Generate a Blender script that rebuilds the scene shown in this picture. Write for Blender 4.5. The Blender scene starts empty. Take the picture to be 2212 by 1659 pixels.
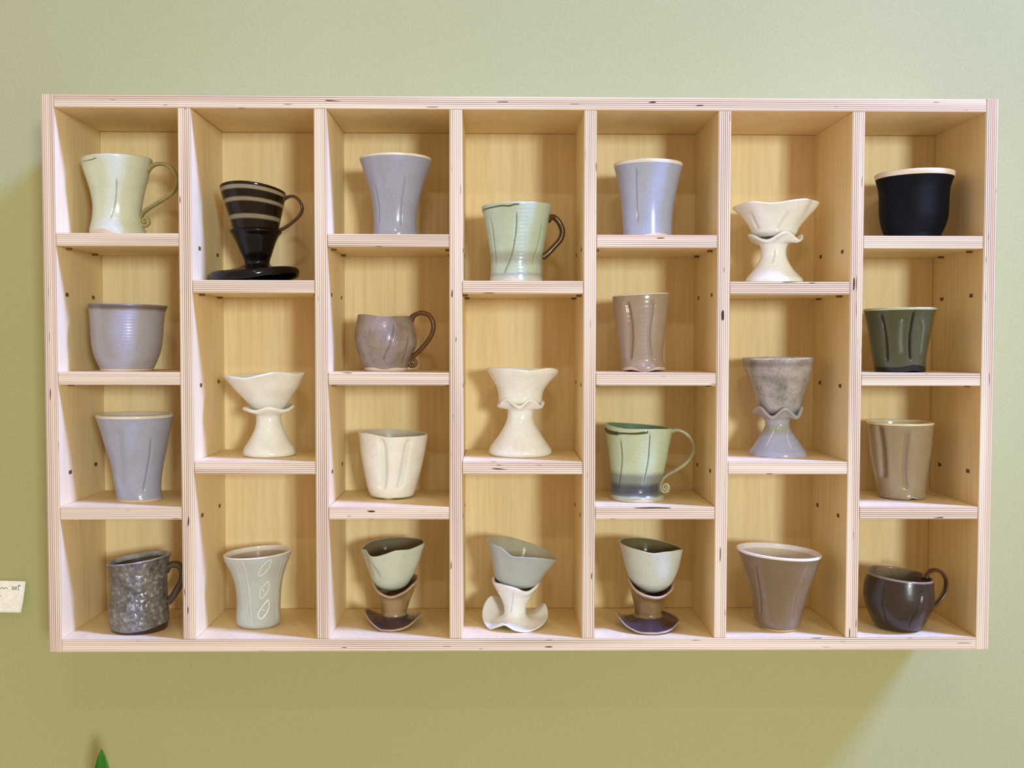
import bpy, math, random
from mathutils import Vector, Matrix, noise
random.seed(4)
D = bpy.data
SC = bpy.context.scene
COL = SC.collection
PI = math.pi

# ------------------------------------------------------------------ camera, light, exposure
def lin(c):
    return tuple(((v / 255.0) / 12.92 if v / 255.0 <= 0.04045 else ((v / 255.0 + 0.055) / 1.055) ** 2.4) for v in c)

CAM_P = (0.57402, -1.36544, 0.40115)
yaw, pitch, roll = 0.01628, -0.03968, 0.00186
Fv = Vector((math.sin(yaw) * math.cos(pitch), math.cos(yaw) * math.cos(pitch), math.sin(pitch)))
R0 = Vector((math.cos(yaw), -math.sin(yaw), 0)); U0 = R0.cross(Fv)
Rv = math.cos(roll) * R0 + math.sin(roll) * U0
Uv = -math.sin(roll) * R0 + math.cos(roll) * U0
cd = D.cameras.new('camera'); cam = D.objects.new('camera', cd); COL.objects.link(cam)
cd.sensor_width = 36.0; cd.lens = 2295.6 / 2212 * 36.0; cd.clip_start = 0.02
M = Matrix((Rv, Uv, -Fv)).transposed().to_4x4(); M.translation = Vector(CAM_P)
cam.matrix_world = M
SC.camera = cam

vs = SC.view_settings
vs.view_transform = 'Standard'; vs.look = 'None'; vs.gamma = 1.0; vs.use_curve_mapping = False
vs.exposure = 0.0

w = D.worlds.new('room'); SC.world = w; w.use_nodes = True
bg = w.node_tree.nodes['Background']
bg.inputs[0].default_value = (1.0, 0.76, 0.52, 1); bg.inputs[1].default_value = 0.60

def area(name, pos, target, sx, sy, power, color):
    l = D.lights.new(name, 'AREA'); l.shape = 'RECTANGLE'; l.size = sx; l.size_y = sy
    l.energy = power; l.color = color
    o = D.objects.new(name, l); COL.objects.link(o); o.location = pos
    o.rotation_euler = (Vector(target) - Vector(pos)).to_track_quat('-Z', 'Y').to_euler()
    return o

CEN = (0.6, 0.0, 0.36)
# tall window round the corner to the right: grazing cool daylight from above
area('window_daylight_side', (0.6 + 2.7, -1.0, 0.36 + 3.0), CEN, 0.5, 0.8, 480.0, (0.23, 0.35, 1.0))
# shop front behind and to the right of the camera
area('shop_front_daylight', (2.82, -6.15, 0.9), CEN, 0.8, 0.9, 212.0, (0.86, 0.98, 0.94))
# small unseen lamps added for sparkle on the glazes, above and behind the camera
for k, (sx, sy) in enumerate(((0.25, -2.6), (0.42, -2.6))):
    area('sparkle_lamp', (sx + 0.3, sy, 2.1), CEN, 0.06, 0.06, 3.0, (1.0, 0.90, 0.76))

# ------------------------------------------------------------------ materials
def mat(name, rough=0.5, spec=0.5):
    m = D.materials.new(name); m.use_nodes = True
    nt = m.node_tree; b = nt.nodes['Principled BSDF']
    b.inputs['Roughness'].default_value = rough
    b.inputs['Specular IOR Level'].default_value = spec
    return m, nt, b

def nd(nt, t, **k):
    n = nt.nodes.new(t)
    for a, v in k.items(): setattr(n, a, v)
    return n

def mapped(nt, src, scale, rand=True):
    tc = nd(nt, 'ShaderNodeTexCoord'); mp = nd(nt, 'ShaderNodeMapping')
    mp.inputs['Scale'].default_value = scale
    nt.links.new(tc.outputs[src], mp.inputs['Vector'])
    if rand:
        oi = nd(nt, 'ShaderNodeObjectInfo'); mu = nd(nt, 'ShaderNodeMath', operation='MULTIPLY'); mu.inputs[1].default_value = 37.0
        nt.links.new(oi.outputs['Random'], mu.inputs[0]); nt.links.new(mu.outputs[0], mp.inputs['Location'])
    return mp.outputs['Vector']

def noise_tex(nt, vec, scale, detail=3.0, rough=0.5):
    n = nd(nt, 'ShaderNodeTexNoise'); n.inputs['Scale'].default_value = scale
    n.inputs['Detail'].default_value = detail; n.inputs['Roughness'].default_value = rough
    nt.links.new(vec, n.inputs['Vector']); return n.outputs['Fac']

def ramp(nt, fac, stops):
    r = nd(nt, 'ShaderNodeValToRGB'); e = r.color_ramp.elements
    while len(e) < len(stops): e.new(0.5)
    for i, (p, c) in enumerate(stops):
        e[i].position = p; e[i].color = (*c, 1)
    nt.links.new(fac, r.inputs['Fac']); return r.outputs['Color']

def math_n(nt, op, a, b=None, clamp=False):
    m = nd(nt, 'ShaderNodeMath', operation=op); m.use_clamp = clamp
    for i, v in enumerate((a, b)):
        if v is None: continue
        if isinstance(v, (int, float)): m.inputs[i].default_value = v
        else: nt.links.new(v, m.inputs[i])
    return m.outputs[0]

def mixc(nt, fac, a, b, blend='MIX'):
    m = nd(nt, 'ShaderNodeMix', data_type='RGBA', blend_type=blend)
    for sock, v in ((m.inputs['Factor'], fac), (m.inputs['A'], a), (m.inputs['B'], b)):
        if isinstance(v, (int, float)): sock.default_value = v
        elif isinstance(v, tuple): sock.default_value = (*v, 1)
        else: nt.links.new(v, sock)
    return m.outputs['Result']

def bump(nt, b, h, strength, dist):
    n = nd(nt, 'ShaderNodeBump'); n.inputs['Strength'].default_value = strength; n.inputs['Distance'].default_value = dist
    nt.links.new(h, n.inputs['Height']); nt.links.new(n.outputs['Normal'], b.inputs['Normal'])

def wall_paint():
    m, nt, b = mat('painted_wall', 0.75, 0.25)
    v = mapped(nt, 'Object', (1, 1, 1), False)
    n1 = noise_tex(nt, v, 1.7, 3.0); n2 = noise_tex(nt, v, 260.0, 3.0, 0.7)
    c = ramp(nt, n1, [(0.3, lin((173, 173, 126))), (0.7, lin((179, 179, 132)))])
    c2 = ramp(nt, n2, [(0.3, (0.90, 0.90, 0.90)), (0.7, (1.0, 1.0, 1.0))])
    nt.links.new(mixc(nt, 1.0, c, c2, 'MULTIPLY'), b.inputs['Base Color'])
    bump(nt, b, n2, 0.35, 0.0006)
    return m

def veneer():
    m, nt, b = mat('birch_veneer', 0.55, 0.25)
    v = mapped(nt, 'Object', (9.0, 9.0, 0.9)); n1 = noise_tex(nt, v, 2.2, 4.0)
    v2 = mapped(nt, 'Object', (90.0, 90.0, 5.0)); n2 = noise_tex(nt, v2, 2.0, 3.0, 0.6)
    c = ramp(nt, n1, [(0.25, lin((238, 211, 160))), (0.5, lin((244, 220, 172))), (0.78, lin((248, 228, 184)))])
    c2 = ramp(nt, n2, [(0.3, (0.90, 0.88, 0.84)), (0.62, (1.0, 1.0, 1.0))])
    nt.links.new(mixc(nt, 1.0, c, c2, 'MULTIPLY'), b.inputs['Base Color'])
    bump(nt, b, n2, 0.12, 0.0003)
    return m

def ply_edge(name, axis):
    """stacked plies seen edge on; axis = thickness direction in the board's own space"""
    m, nt, b = mat(name, 0.6, 0.2)
    tc = nd(nt, 'ShaderNodeTexCoord'); sp = nd(nt, 'ShaderNodeSeparateXYZ'); nt.links.new(tc.outputs['Object'], sp.inputs[0])
    th = sp.outputs[axis]; along = sp.outputs[2 if axis == 0 else 0]
    sc = (70.0, 1.0, 2.2) if axis == 0 else (2.2, 1.0, 70.0)
    sw = (110.0, 1.0, 9.0) if axis == 0 else (9.0, 1.0, 110.0)
    wob = noise_tex(nt, mapped(nt, 'Object', tuple(s * 0.5 for s in sc)), 1.0, 2.0)
    wob2 = math_n(nt, 'MULTIPLY', math_n(nt, 'SUBTRACT', wob, 0.5), 0.9)
    ph = math_n(nt, 'ADD', math_n(nt, 'MULTIPLY', th, 2 * PI * 6.5 / 0.01623), wob2)
    s = math_n(nt, 'MULTIPLY', math_n(nt, 'ADD', math_n(nt, 'SINE', ph), 1.0), 0.5)
    s = math_n(nt, 'POWER', s, 1.3)
    # how strongly a glue line shows varies slowly along the board
    amp = noise_tex(nt, mapped(nt, 'Object', sc), 1.0, 2.0)
    amp = math_n(nt, 'MULTIPLY', math_n(nt, 'SUBTRACT', amp, 0.14), 2.0, True)
    dark = math_n(nt, 'MULTIPLY', s, amp, True)
    c = mixc(nt, dark, lin((244, 224, 192)), lin((116, 90, 68)))
    # broad browner plies
    n3 = noise_tex(nt, mapped(nt, 'Object', (230.0, 1.0, 1.2) if axis == 0 else (1.2, 1.0, 230.0)), 1.0, 1.0)
    broad = math_n(nt, 'MULTIPLY', math_n(nt, 'SUBTRACT', n3, 0.46), 4.0, True)
    c = mixc(nt, math_n(nt, 'MULTIPLY', broad, 0.55), c, lin((194, 162, 138)))
    # short voids between plies
    n4 = noise_tex(nt, mapped(nt, 'Object', (420.0, 1.0, 34.0) if axis == 0 else (34.0, 1.0, 420.0)), 1.0, 0.0)
    void = math_n(nt, 'MULTIPLY', math_n(nt, 'SUBTRACT', n4, 0.80), 40.0, True)
    c = mixc(nt, void, c, lin((70, 44, 26)))
    nt.links.new(c, b.inputs['Base Color'])
    bump(nt, b, dark, 0.2, 0.0003)
    return m

def simple(name, c, rough=0.5, spec=0.5):
    m, nt, b = mat(name, rough, spec)
    n = noise_tex(nt, mapped(nt, 'Object', (1, 1, 1)), 220.0, 2.0)
    k = ramp(nt, n, [(0.3, tuple(v * 0.88 for v in lin(c))), (0.7, tuple(min(1, v * 1.05) for v in lin(c)))])
    nt.links.new(k, b.inputs['Base Color'])
    return m

_gl = {}
def glaze(rough=0.2, mottle=0.15, clay=False):
    key = (round(rough, 2), round(mottle, 2), clay)
    if key in _gl: return _gl[key]
    m, nt, b = mat('bare_clay' if clay else 'glaze', rough, 0.15 if rough > 0.45 and not clay else (0.3 if clay else 0.45))
    at = nd(nt, 'ShaderNodeAttribute'); at.attribute_name = 'glaze'
    v = mapped(nt, 'Object', (1, 1, 1))
    n1 = noise_tex(nt, v, 42.0, 4.0, 0.6); n2 = noise_tex(nt, v, 500.0, 2.0, 0.6)
    lo = 1.0 - 0.55 * mottle; lo2 = 1.0 - 0.06 - 0.22 * mottle
    c1 = ramp(nt, n1, [(0.32, (lo, lo * 0.985, lo * 0.96)), (0.62, (1.0 + 0.12 * mottle,) * 3)])
    c2 = ramp(nt, n2, [(0.34, (lo2,) * 3), (0.55, (1.0, 1.0, 1.0))])
    c = mixc(nt, 1.0, mixc(nt, 1.0, at.outputs['Color'], c1, 'MULTIPLY'), c2, 'MULTIPLY')
    nt.links.new(c, b.inputs['Base Color'])
    n3 = noise_tex(nt, v, 90.0, 2.0)
    bump(nt, b, n3, 0.25, 0.0006)
    if not clay:
        b.inputs['Coat Weight'].default_value = 0.25 if 0.16 < rough < 0.45 else 0.0
        if rough <= 0.16: b.inputs['Specular IOR Level'].default_value = 0.30; b.inputs['Coat Roughness'].default_value = rough * 0.5
    _gl[key] = m; return m

M_WALL = wall_paint(); M_FACE = veneer(); M_EH = ply_edge('plywood_edge_level', 2); M_EV = ply_edge('plywood_edge_upright', 0)
M_PIN = simple('dark_slot', (100, 70, 42), 0.6)
M_PEG = simple('brown_peg', (122, 88, 54), 0.5)
M_PAPER = simple('card_paper', (252, 252, 252), 0.8, 0.2)
M_INK = simple('ink', (70, 70, 76), 0.7)

# ------------------------------------------------------------------ object helpers
def link_mesh(name, verts, faces, mats, parent=None, loc=None, smooth=True, mi=None, cols=None):
    me = D.meshes.new(name); me.from_pydata(verts, [], faces)
    for m in mats: me.materials.append(m)
    if smooth: me.polygons.foreach_set('use_smooth', [True] * len(me.polygons))
    if mi: me.polygons.foreach_set('material_index', mi)
    if cols:
        a = me.color_attributes.new('glaze', 'FLOAT_COLOR', 'POINT')
        a.data.foreach_set('color', [v for c in cols for v in (*c, 1.0)])
    me.update()
    o = D.objects.new(name, me); COL.objects.link(o)
    if parent: o.parent = parent
    if loc: o.location = loc
    return o

def tag(o, label, cat, group=None, kind=None):
    o['label'] = label; o['category'] = cat
    if group: o['group'] = group
    if kind: o['kind'] = kind
    return o

def board(name, lo, hi, parent, edge_axis, bev=0.0004):
    """bevelled plywood board; front and back edges (and ends) show the plies"""
    c = [(a + b) / 2 for a, b in zip(lo, hi)]; h = [(b - a) / 2 for a, b in zip(lo, hi)]
    V = []; idx = {}
    for sx in (-1, 1):
        for sy in (-1, 1):
            for sz in (-1, 1):
                for ax in range(3):
                    s = (sx, sy, sz)
                    p = [s[i] * (h[i] - (0 if i == ax else bev)) for i in range(3)]
                    idx[(s, ax)] = len(V); V.append(tuple(p))
    Fc = []; mi = []
    def outward(f):
        a, b, c_ = (Vector(V[i]) for i in f[:3]); n = (b - a).cross(c_ - a)
        m = sum((Vector(V[i]) for i in f), Vector()) / len(f)
        return f if n.dot(m) > 0 else f[::-1]
    for ax in range(3):
        o = [i for i in range(3) if i != ax]
        for s in (-1, 1):
            q = []
            for (u, v) in ((-1, -1), (1, -1), (1, 1), (-1, 1)):
                t = [0, 0, 0]; t[ax] = s; t[o[0]] = u; t[o[1]] = v; q.append(idx[(tuple(t), ax)])
            Fc.append(outward(q)); mi.append(0 if (edge_axis is None or ax == edge_axis) else 1)
    for ax in range(3):                       # bevel strips along each axis
        o = [i for i in range(3) if i != ax]
        for u in (-1, 1):
            for v in (-1, 1):
                t0 = [0, 0, 0]; t0[ax] = -1; t0[o[0]] = u; t0[o[1]] = v; t1 = list(t0); t1[ax] = 1
                Fc.append(outward([idx[(tuple(t0), o[0])], idx[(tuple(t1), o[0])], idx[(tuple(t1), o[1])], idx[(tuple(t0), o[1])]])); mi.append(1 if edge_axis is not None else 0)
    for sx in (-1, 1):
        for sy in (-1, 1):
            for sz in (-1, 1):
                Fc.append(outward([idx[((sx, sy, sz), a)] for a in range(3)])); mi.append(1 if edge_axis is not None else 0)
    edge = M_EV if edge_axis == 0 else M_EH
    return link_mesh(name, V, Fc, [M_FACE, edge], parent, c, False, mi)

def tube(path, radii, nseg=10, closed_ends=True, binorm=None):
    """sweep an ellipse (a in plane, b along binormal) along a 3D path"""
    V = []; Fc = []
    n = len(path)
    for i, p in enumerate(path):
        t = (path[min(i + 1, n - 1)] - path[max(i - 1, 0)]).normalized()
        bn = binorm[i] if isinstance(binorm, list) else (binorm or Vector((0, 1, 0)))
        nn = t.cross(bn)
        if nn.length < 1e-6: nn = Vector((1, 0, 0))
        nn.normalize(); b2 = nn.cross(t).normalized()
        a, b = radii[i]
        for k in range(nseg):
            an = 2 * PI * k / nseg
            V.append(tuple(p + nn * a * math.cos(an) + b2 * b * math.sin(an)))
    for i in range(n - 1):
        for k in range(nseg):
            k2 = (k + 1) % nseg
            Fc.append((i * nseg + k, i * nseg + k2, (i + 1) * nseg + k2, (i + 1) * nseg + k))
    if closed_ends:
        Fc.append(tuple(range(nseg))[::-1]); Fc.append(tuple((n - 1) * nseg + k for k in range(nseg)))
    return V, Fc

def cr(pts, sub):
    """Catmull-Rom through tuples"""
    out = []; n = len(pts)
    for i in range(n - 1):
        p0 = pts[max(i - 1, 0)]; p1 = pts[i]; p2 = pts[i + 1]; p3 = pts[min(i + 2, n - 1)]
        for s in range(sub):
            t = s / sub
            out.append(tuple(0.5 * (2 * b + (c - a) * t + (2 * a - 5 * b + 4 * c - d) * t * t + (-a + 3 * b - 3 * c + d) * t ** 3)
                             for a, b, c, d in zip(p0, p1, p2, p3)))
    out.append(tuple(pts[-1])); return out

def sstep(x, a, b):
    if a == b: return 1.0 if x >= a else 0.0
    t = min(1, max(0, (x - a) / (b - a))); return t * t * (3 - 2 * t)

def periodic(pts):
    """smooth periodic interpolation of (deg, value) points"""
    p = sorted((d % 360, v) for d, v in pts); n = len(p)
    def f(deg):
        deg %= 360
        for i in range(n):
            a = p[i]; b = p[(i + 1) % n]; bd = b[0] + (360 if i == n - 1 else 0); d = deg if deg >= a[0] or i < n - 1 else deg
            if i == n - 1 and deg < a[0]: d = deg + 360
            if a[0] <= d <= bd:
                t = (d - a[0]) / max(1e-6, bd - a[0])
                m = p[(i - 1) % n]; q = p[(i + 2) % n]
                v0, v1, v2, v3 = m[1], a[1], b[1], q[1]
                return 0.5 * (2 * v1 + (v2 - v0) * t + (2 * v0 - 5 * v1 + 4 * v2 - v3) * t * t + (-v0 + 3 * v1 - 3 * v2 + v3) * t ** 3)
        return p[0][1]
    return f

NT = 176
THS = []
for k in range(NT):                            # a little denser towards the front (90 deg)
    u = 2 * PI * k / NT
    THS.append(u + 0.45 * math.cos(u))
# u + .45 cos(u) is monotonic; spacing is finest near u = 90 deg

def make_pot(s):
    mm = 0.001
    stand = s.get('stand'); th = s.get('th', 3.0); lipx = s.get('lip')
    P = cr(s['prof'], 7 if len(s['prof']) < 12 else 6)     # (z, cx, r) from foot to rim
    # resample evenly
    L = [0.0]
    for a, b in zip(P, P[1:]): L.append(L[-1] + math.hypot(a[0] - b[0], a[2] - b[2]))
    NO = 72; Q = []; j = 0
    for i in range(NO):
        t = L[-1] * i / (NO - 1)
        while j < len(L) - 2 and L[j + 1] < t: j += 1
        u = (t - L[j]) / max(1e-9, L[j + 1] - L[j]); Q.append(tuple(a + (b - a) * u for a, b in zip(P[j], P[j + 1])))
    H = max(q[0] for q in Q)
    def nrm(i):
        a = Q[max(i - 1, 0)]; b = Q[min(i + 1, NO - 1)]
        dz, dr = b[0] - a[0], b[2] - a[2]; l = math.hypot(dz, dr) or 1
        return (-dr / l, dz / l)                # (nz, nr) outward
    rings = []                                  # (z, cx, r, s, zone) zone: 0 outer, 1 lip, 2 inner
    rimth = lipx if lipx else th * 0.5
    def thick(sv): return th + (rimth * 2 - th) * sstep(sv, 0.93, 1.0)
    for i, q in enumerate(Q):
        sv = i / (NO - 1); z, cx, r = q; nz, nr = nrm(i)
        if stand: z += th * max(0, nz) * (1 - sstep(sv, 0.0, 0.5))
        rings.append((z, cx, r, sv, 0))
    nz, nr = nrm(NO - 1); q = rings[-1]; T = (nr, -nz)        # tangent up (z, r)
    rt = thick(1.0) / 2
    for k in range(1, 6):
        a = PI * k / 6
        rings.append((q[0] - nz * rt + nz * rt * math.cos(a) + T[0] * rt * math.sin(a), q[1],
                      q[2] - nr * rt + nr * rt * math.cos(a) + T[1] * rt * math.sin(a), 1.0, 1))
    inner = []
    zfl = 4.5
    step = 2
    for i in range(NO - 1, -1, -step):
        sv = i / (NO - 1); nz, nr = nrm(i); z, cx, r = rings[i][:3]; t = thick(sv)
        zi, ri = z - nz * t, r - nr * t
        if stand: inner.append((max(zi, 0.25), cx, max(ri, 2.0), sv, 2))
        else:
            if zi < zfl: break
            inner.append((zi, cx, max(ri, 2.0), sv, 2))
    rings += inner
    if not stand:
        z, cx, r, sv, _ = rings[-1]
        rings += [(zfl, cx, r * 0.93, 0.05, 2), (zfl, cx, r * 0.5, 0.05, 2), (zfl, cx, 0.3, 0.05, 2)]
        z, cx, r = Q[0]
        seat = 0.0
        rings = [(2.2, cx, 0.3, 0, 0), (2.2, cx, r * 0.55, 0, 0), (1.6, cx, max(1, r - 5), 0, 0), (0.0, cx, max(1.5, r - 3.6), 0, 0), (0.0, cx, max(1.8, r - 0.7), 0, 0), (0.45, cx, r - 0.1, 0, 0)] + rings[1:]
    wave = periodic(s['wave']) if 'wave' in s else None; ws = s.get('ws', 0.6); wp = s.get('wp', 1)
    fw = periodic(s['fwave']) if 'fwave' in s else None; fs = s.get('fs', 0.1)
    rl = periodic(s['rlobe']) if 'rlobe' in s else None
    rimr = Q[-1][2]
    wv = [wave(math.degrees(t)) if wave else 0 for t in THS]
    fv = [max(0, fw(math.degrees(t))) if fw else 0 for t in THS]
    rv = [rl(math.degrees(t)) if rl else 0 for t in THS]
    fwv = None
    foot = s.get('foot')
    ffn = periodic(s['footwave']) if 'footwave' in s else None
    base = lin(s['col']); inc = lin(s['inc']) if 'inc' in s else base
    rim = s.get('rim'); grs = s.get('grooves', [])
    bands = s.get('bands', []); mo = s.get('bumps', 0); ridge = s.get('ridge')
    lobes = s.get('lobes', [])
    seed = Vector((s['loc'][0] * 50, s['loc'][2] * 50, 3.7))
    V = []; C = []
    tilt = s.get('tilt', 0.0); tw = s.get('tw', 1.5)
    # widen the outer rings to insert z for foot boundary
    for (z, cx, r, sv, zone) in rings:
        gz = []
        for G in grs:
            p = G['pts']
            z0, z1 = p[0][1], p[-1][1]
            if z1 - z0 < 0.8: z1 = z0 + 0.8
            fade = sstep(z, z0 - 3, z0 + 3) * (1 - sstep(z, z1 - 5, z1 + 3))
            if fade <= 0: continue
            tg = p[0][0] if z <= p[0][1] else p[-1][0]
            for a, b in zip(p, p[1:]):
                if a[1] <= z <= b[1]: tg = a[0] + (b[0] - a[0]) * (z - a[1]) / max(1e-6, b[1] - a[1])
            gz.append((math.radians(tg), fade, G))
        W = (sstep(sv, ws, 1.0) if wp else (sv ** 1.0)); TW = (max(0.0, min(1, z / H)) ** tw)
        FW = 1 - sstep(sv, 0.0, fs)
        if fw and stand: FW = max(0.0, 1 - sv / fs) ** 1.5
        for k, t in enumerate(THS):
            rr = r; ct = math.cos(t); st = math.sin(t)
            if rl: rr *= 1 + rv[k] * sstep(sv, 0.15, 1.0)
            for n_, a_, ph in lobes: rr *= 1 + a_ * math.cos(n_ * t + math.radians(ph)) * (0.4 + 0.6 * sv)
            c = base if zone < 2 else inc
            if zone == 0 and ridge:
                rr += ridge[0] * math.sin(2 * PI * z / ridge[1] + 0.5 * math.sin(t)) * 0.6
            if zone < 2:
                for zb, hb, cb, _e in bands:
                    zz = z + (-0.35 * TW * tilt * ct)
                    soft = 0.45 if _e == 90 else hb * 0.7
                    wob = 0 if _e == 90 else 1.2 * noise.noise(Vector((ct * 3, st * 3, zb)) + seed)
                    kf = 1 - sstep(abs(z + wob - zb), hb - soft, hb + soft)
                    if kf > 0:
                        lc = lin(cb); c = tuple(a + (b - a) * kf for a, b in zip(c, lc))
            for tg, fade, G in gz:
                dth = (t - tg + PI) % (2 * PI) - PI
                wd = G['w'] / max(4, r)
                gg = math.exp(-(dth / wd) ** 2) * fade
                if gg < 0.004: continue
                rr -= G['d'] * gg * (1.0 if zone == 0 else 0.6)
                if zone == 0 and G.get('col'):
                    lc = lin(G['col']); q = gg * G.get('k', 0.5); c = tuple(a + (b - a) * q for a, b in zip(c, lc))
            zz = z + wv[k] * W + TW * tilt * ct
            if fv[k]: zz += fv[k] * FW
            if mo and zone == 0 and sv > 0.08:
                v = Vector((ct * 4.2, st * 4.2, z * 0.13)) + seed
                nv = noise.noise(v * 1.7) + 0.6 * noise.noise(v * 3.9)
                rr += mo * max(-0.3, nv) ; lf = sstep(nv, 0.25, 0.7)
                c = tuple(a * (1 + 0.45 * nv) + lf * 0.10 for a in c)
            if s.get('scol') and zone == 0 and sv < s['split'][1]:
                c = lin(s['scol'])
            if s.get('lipcol') and (zone == 1 or sv > 0.985 or (sv < 0.03 and zone == 0)): c = lin(s['lipcol'])
            V.append(((cx + rr * ct) * mm, -rr * st * mm, max(0.0, zz) * mm)); C.append(c)
    NR = len(rings); closed = bool(stand)
    zone_of = []
    split = s.get('split')
    parts = {}
    order = []
    for i in range(NR if closed else NR - 1):
        i2 = (i + 1) % NR
        a = rings[i]; b = rings[i2]
        if rim and (a[4] == 1 or b[4] == 1 or (a[4] == 0 and a[0] > H - rim[0]) or (a[4] == 2 and a[3] > 0.97)): key = 'rim'
        elif foot and not stand and a[4] == 0 and b[0] <= foot[0] + 0.01 and i < NO: key = 'foot_ring'
        elif a[4] == 2 and 'inc' in s: key = 'inside'
        elif split: key = s['names'][1] if (a[3] < split[1] and not (a[4] == 1)) else s['names'][0]
        else: key = (s['names'][0] if 'names' in s else 'body')
        parts.setdefault(key, []).append(i)
    # wavy border between bare foot and glaze
    if foot and ffn:
        bi = max(parts.get('foot_ring', [0])) + 1
        for k, t in enumerate(THS):
            dz = ffn(math.degrees(t))
            for off, wt in ((-2, .35), (-1, .7), (0, 1.0), (1, .7), (2, .35)):
                i = bi + off
                if 0 <= i < NO:
                    v = V[i * NT + k]; z_ = v[2] + dz * mm * wt
                    V[i * NT + k] = (v[0], v[1], max(0.0003 * (i - bi + 6), z_))
    root = D.objects.new(s['name'], None); COL.objects.link(root); root.location = s['loc']
    root.empty_display_size = 0.03
    tag(root, s['label'], s['cat'])
    rough = s.get('rough', 0.2); mot = s.get('mottle', 0.12)
    for key, idxs in parts.items():
        used = {}; v2 = []; c2 = []; f2 = []
        ringset = sorted(set(idxs) | set((i + 1) % NR for i in idxs))
        for i in ringset:
            used[i] = len(v2) // NT
            v2 += V[i * NT:(i + 1) * NT]
            cc = C[i * NT:(i + 1) * NT]
            if key == 'rim': cc = [lin(rim[1])] * NT
            elif key == 'foot_ring': cc = [lin(foot[1])] * NT
            c2 += cc
        for i in idxs:
            a0 = used[i] * NT; b0 = used[(i + 1) % NR] * NT
            for k in range(NT):
                k2 = (k + 1) % NT
                f2.append((a0 + k, b0 + k, b0 + k2, a0 + k2))
        m = glaze(0.6, 0.12, True) if key == 'foot_ring' and sum(foot[1]) > 300 else glaze(rough, mot)
        o = link_mesh(key, v2, f2, [m], root, None, True, None, c2)
        if key in ('rim', 'foot_ring', 'inside'):
            o['label'] = {'rim': 'lip of a different tone than the body', 'foot_ring': 'bare clay foot', 'inside': 'inner surface in its own tone'}[key]
        if key == 'foot_ring' and sum(foot[1]) < 300: o['label'] = 'dark foot band'
        if split and key == split[0]: o['label'] = 'broad curled saucer foot'
    # surface lookup for trailed lines
    def surf(deg, z, out=0.0):
        t = math.radians(deg); zs = [q[0] for q in Q]
        j = min(range(len(Q)), key=lambda i: abs(Q[i][0] - z))
        j2 = j + 1 if (Q[j][0] < z and j < NO - 1) else max(0, j - 1)
        d = Q[j2][0] - Q[j][0]; u = (z - Q[j][0]) / d if abs(d) > 1e-6 else 0; u = max(0, min(1, u))
        r = Q[j][2] + (Q[j2][2] - Q[j][2]) * u + out; cx = Q[j][1] + (Q[j2][1] - Q[j][1]) * u
        for n_, a_, ph in lobes: r *= 1 + a_ * math.cos(n_ * t + math.radians(ph)) * (0.4 + 0.6 * z / H)
        zz = z + (max(0, z / H) ** tw) * tilt * math.cos(t)
        return Vector(((cx + r * math.cos(t)) * mm, -r * math.sin(t) * mm, zz * mm))
    for G in s.get('marks', []):
        pts = cr(G['pts'], 4); pa = [surf(d, min(z, H - 0.4), G.get('out', 0.05)) for d, z in pts]
        bn = []
        for (d, z) in pts:
            t = math.radians(d); bn.append(Vector((math.cos(t), -math.sin(t), 0)))
        R = G['r'] * mm; n = len(pa)
        rr_ = [(R * (0.55 if i in (0, n - 1) else 1), 0.35 * mm) for i in range(n)]
        v, f = tube(pa, rr_, 8, True, bn)
        link_mesh(G['name'], v, f, [glaze(rough, 0.1)], root, None, True, None, [lin(G['col'])] * len(v))
    h = s.get('handle')
    if h:
        yo = h.get('yo'); pts = [(p[0], (yo[i] if yo and i < len(yo) else 0.0), p[1]) for i, p in enumerate(h['pts'])]
        pp = cr(pts, 6); n = len(pp)
        pa = [Vector((x * mm, y * mm, z * mm)) for x, y, z in pp]
        curl = len(h['pts']) > 14
        rad = []
        for i in range(n):
            u = i / (n - 1)
            k = 1.0 + 0.35 * (1 - sstep(u, 0, 0.12))
            if curl: k *= 1 - 0.45 * sstep(u, 0.55, 1.0)
            else: k *= 1 + 0.15 * sstep(u, 0.9, 1)
            kb = 1.0 - (0.35 * sstep(u, 0.5, 1.0))
            rad.append((h['a'] * k * mm, h['b'] * kb * mm))
        v, f = tube(pa, rad, 16, True, Vector((0, 1, 0)))
        if curl:
            cut = int(n * 0.66); vv, ff = tube(pa[:cut + 1], rad[:cut + 1], 16, True, Vector((0, 1, 0)))
            hd = link_mesh('handle', vv, ff, [glaze(0.25, 0.3)], root, None, True, None, [lin(h['col'])] * len(vv))
            vv, ff = tube(pa[cut:], rad[cut:], 16, True, Vector((0, 1, 0)))
            link_mesh('scroll', vv, ff, [glaze(0.25, 0.3)], hd, None, True, None, [lin(tuple(min(255, c + 14) for c in h['col']))] * len(vv))
        else:
            hd = link_mesh('handle', v, f, [glaze(0.25, 0.3)], root, None, True, None, [lin(h['col'])] * len(v))
        hd['label'] = 'pulled handle in a darker glaze'
    return root

# ------------------------------------------------------------------ the setting
DEPTH = 0.163; WID = 1.22; HEI = 0.71287; T = 0.01623; CW = (WID - 8 * T) / 7
wy = DEPTH + 0.002
wl = link_mesh('wall_back', [(-3, wy, -1.6), (4.2, wy, -1.6), (4.2, wy, 2.2), (-3, wy, 2.2), (-3, wy + .1, -1.6), (4.2, wy + .1, -1.6), (4.2, wy + .1, 2.2), (-3, wy + .1, 2.2)],
               [(0, 1, 2, 3), (7, 6, 5, 4), (0, 4, 5, 1), (1, 5, 6, 2), (2, 6, 7, 3), (3, 7, 4, 0)], [M_WALL], None, None, False)
wl['kind'] = 'structure'; wl['label'] = 'matt olive green painted wall'

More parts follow.
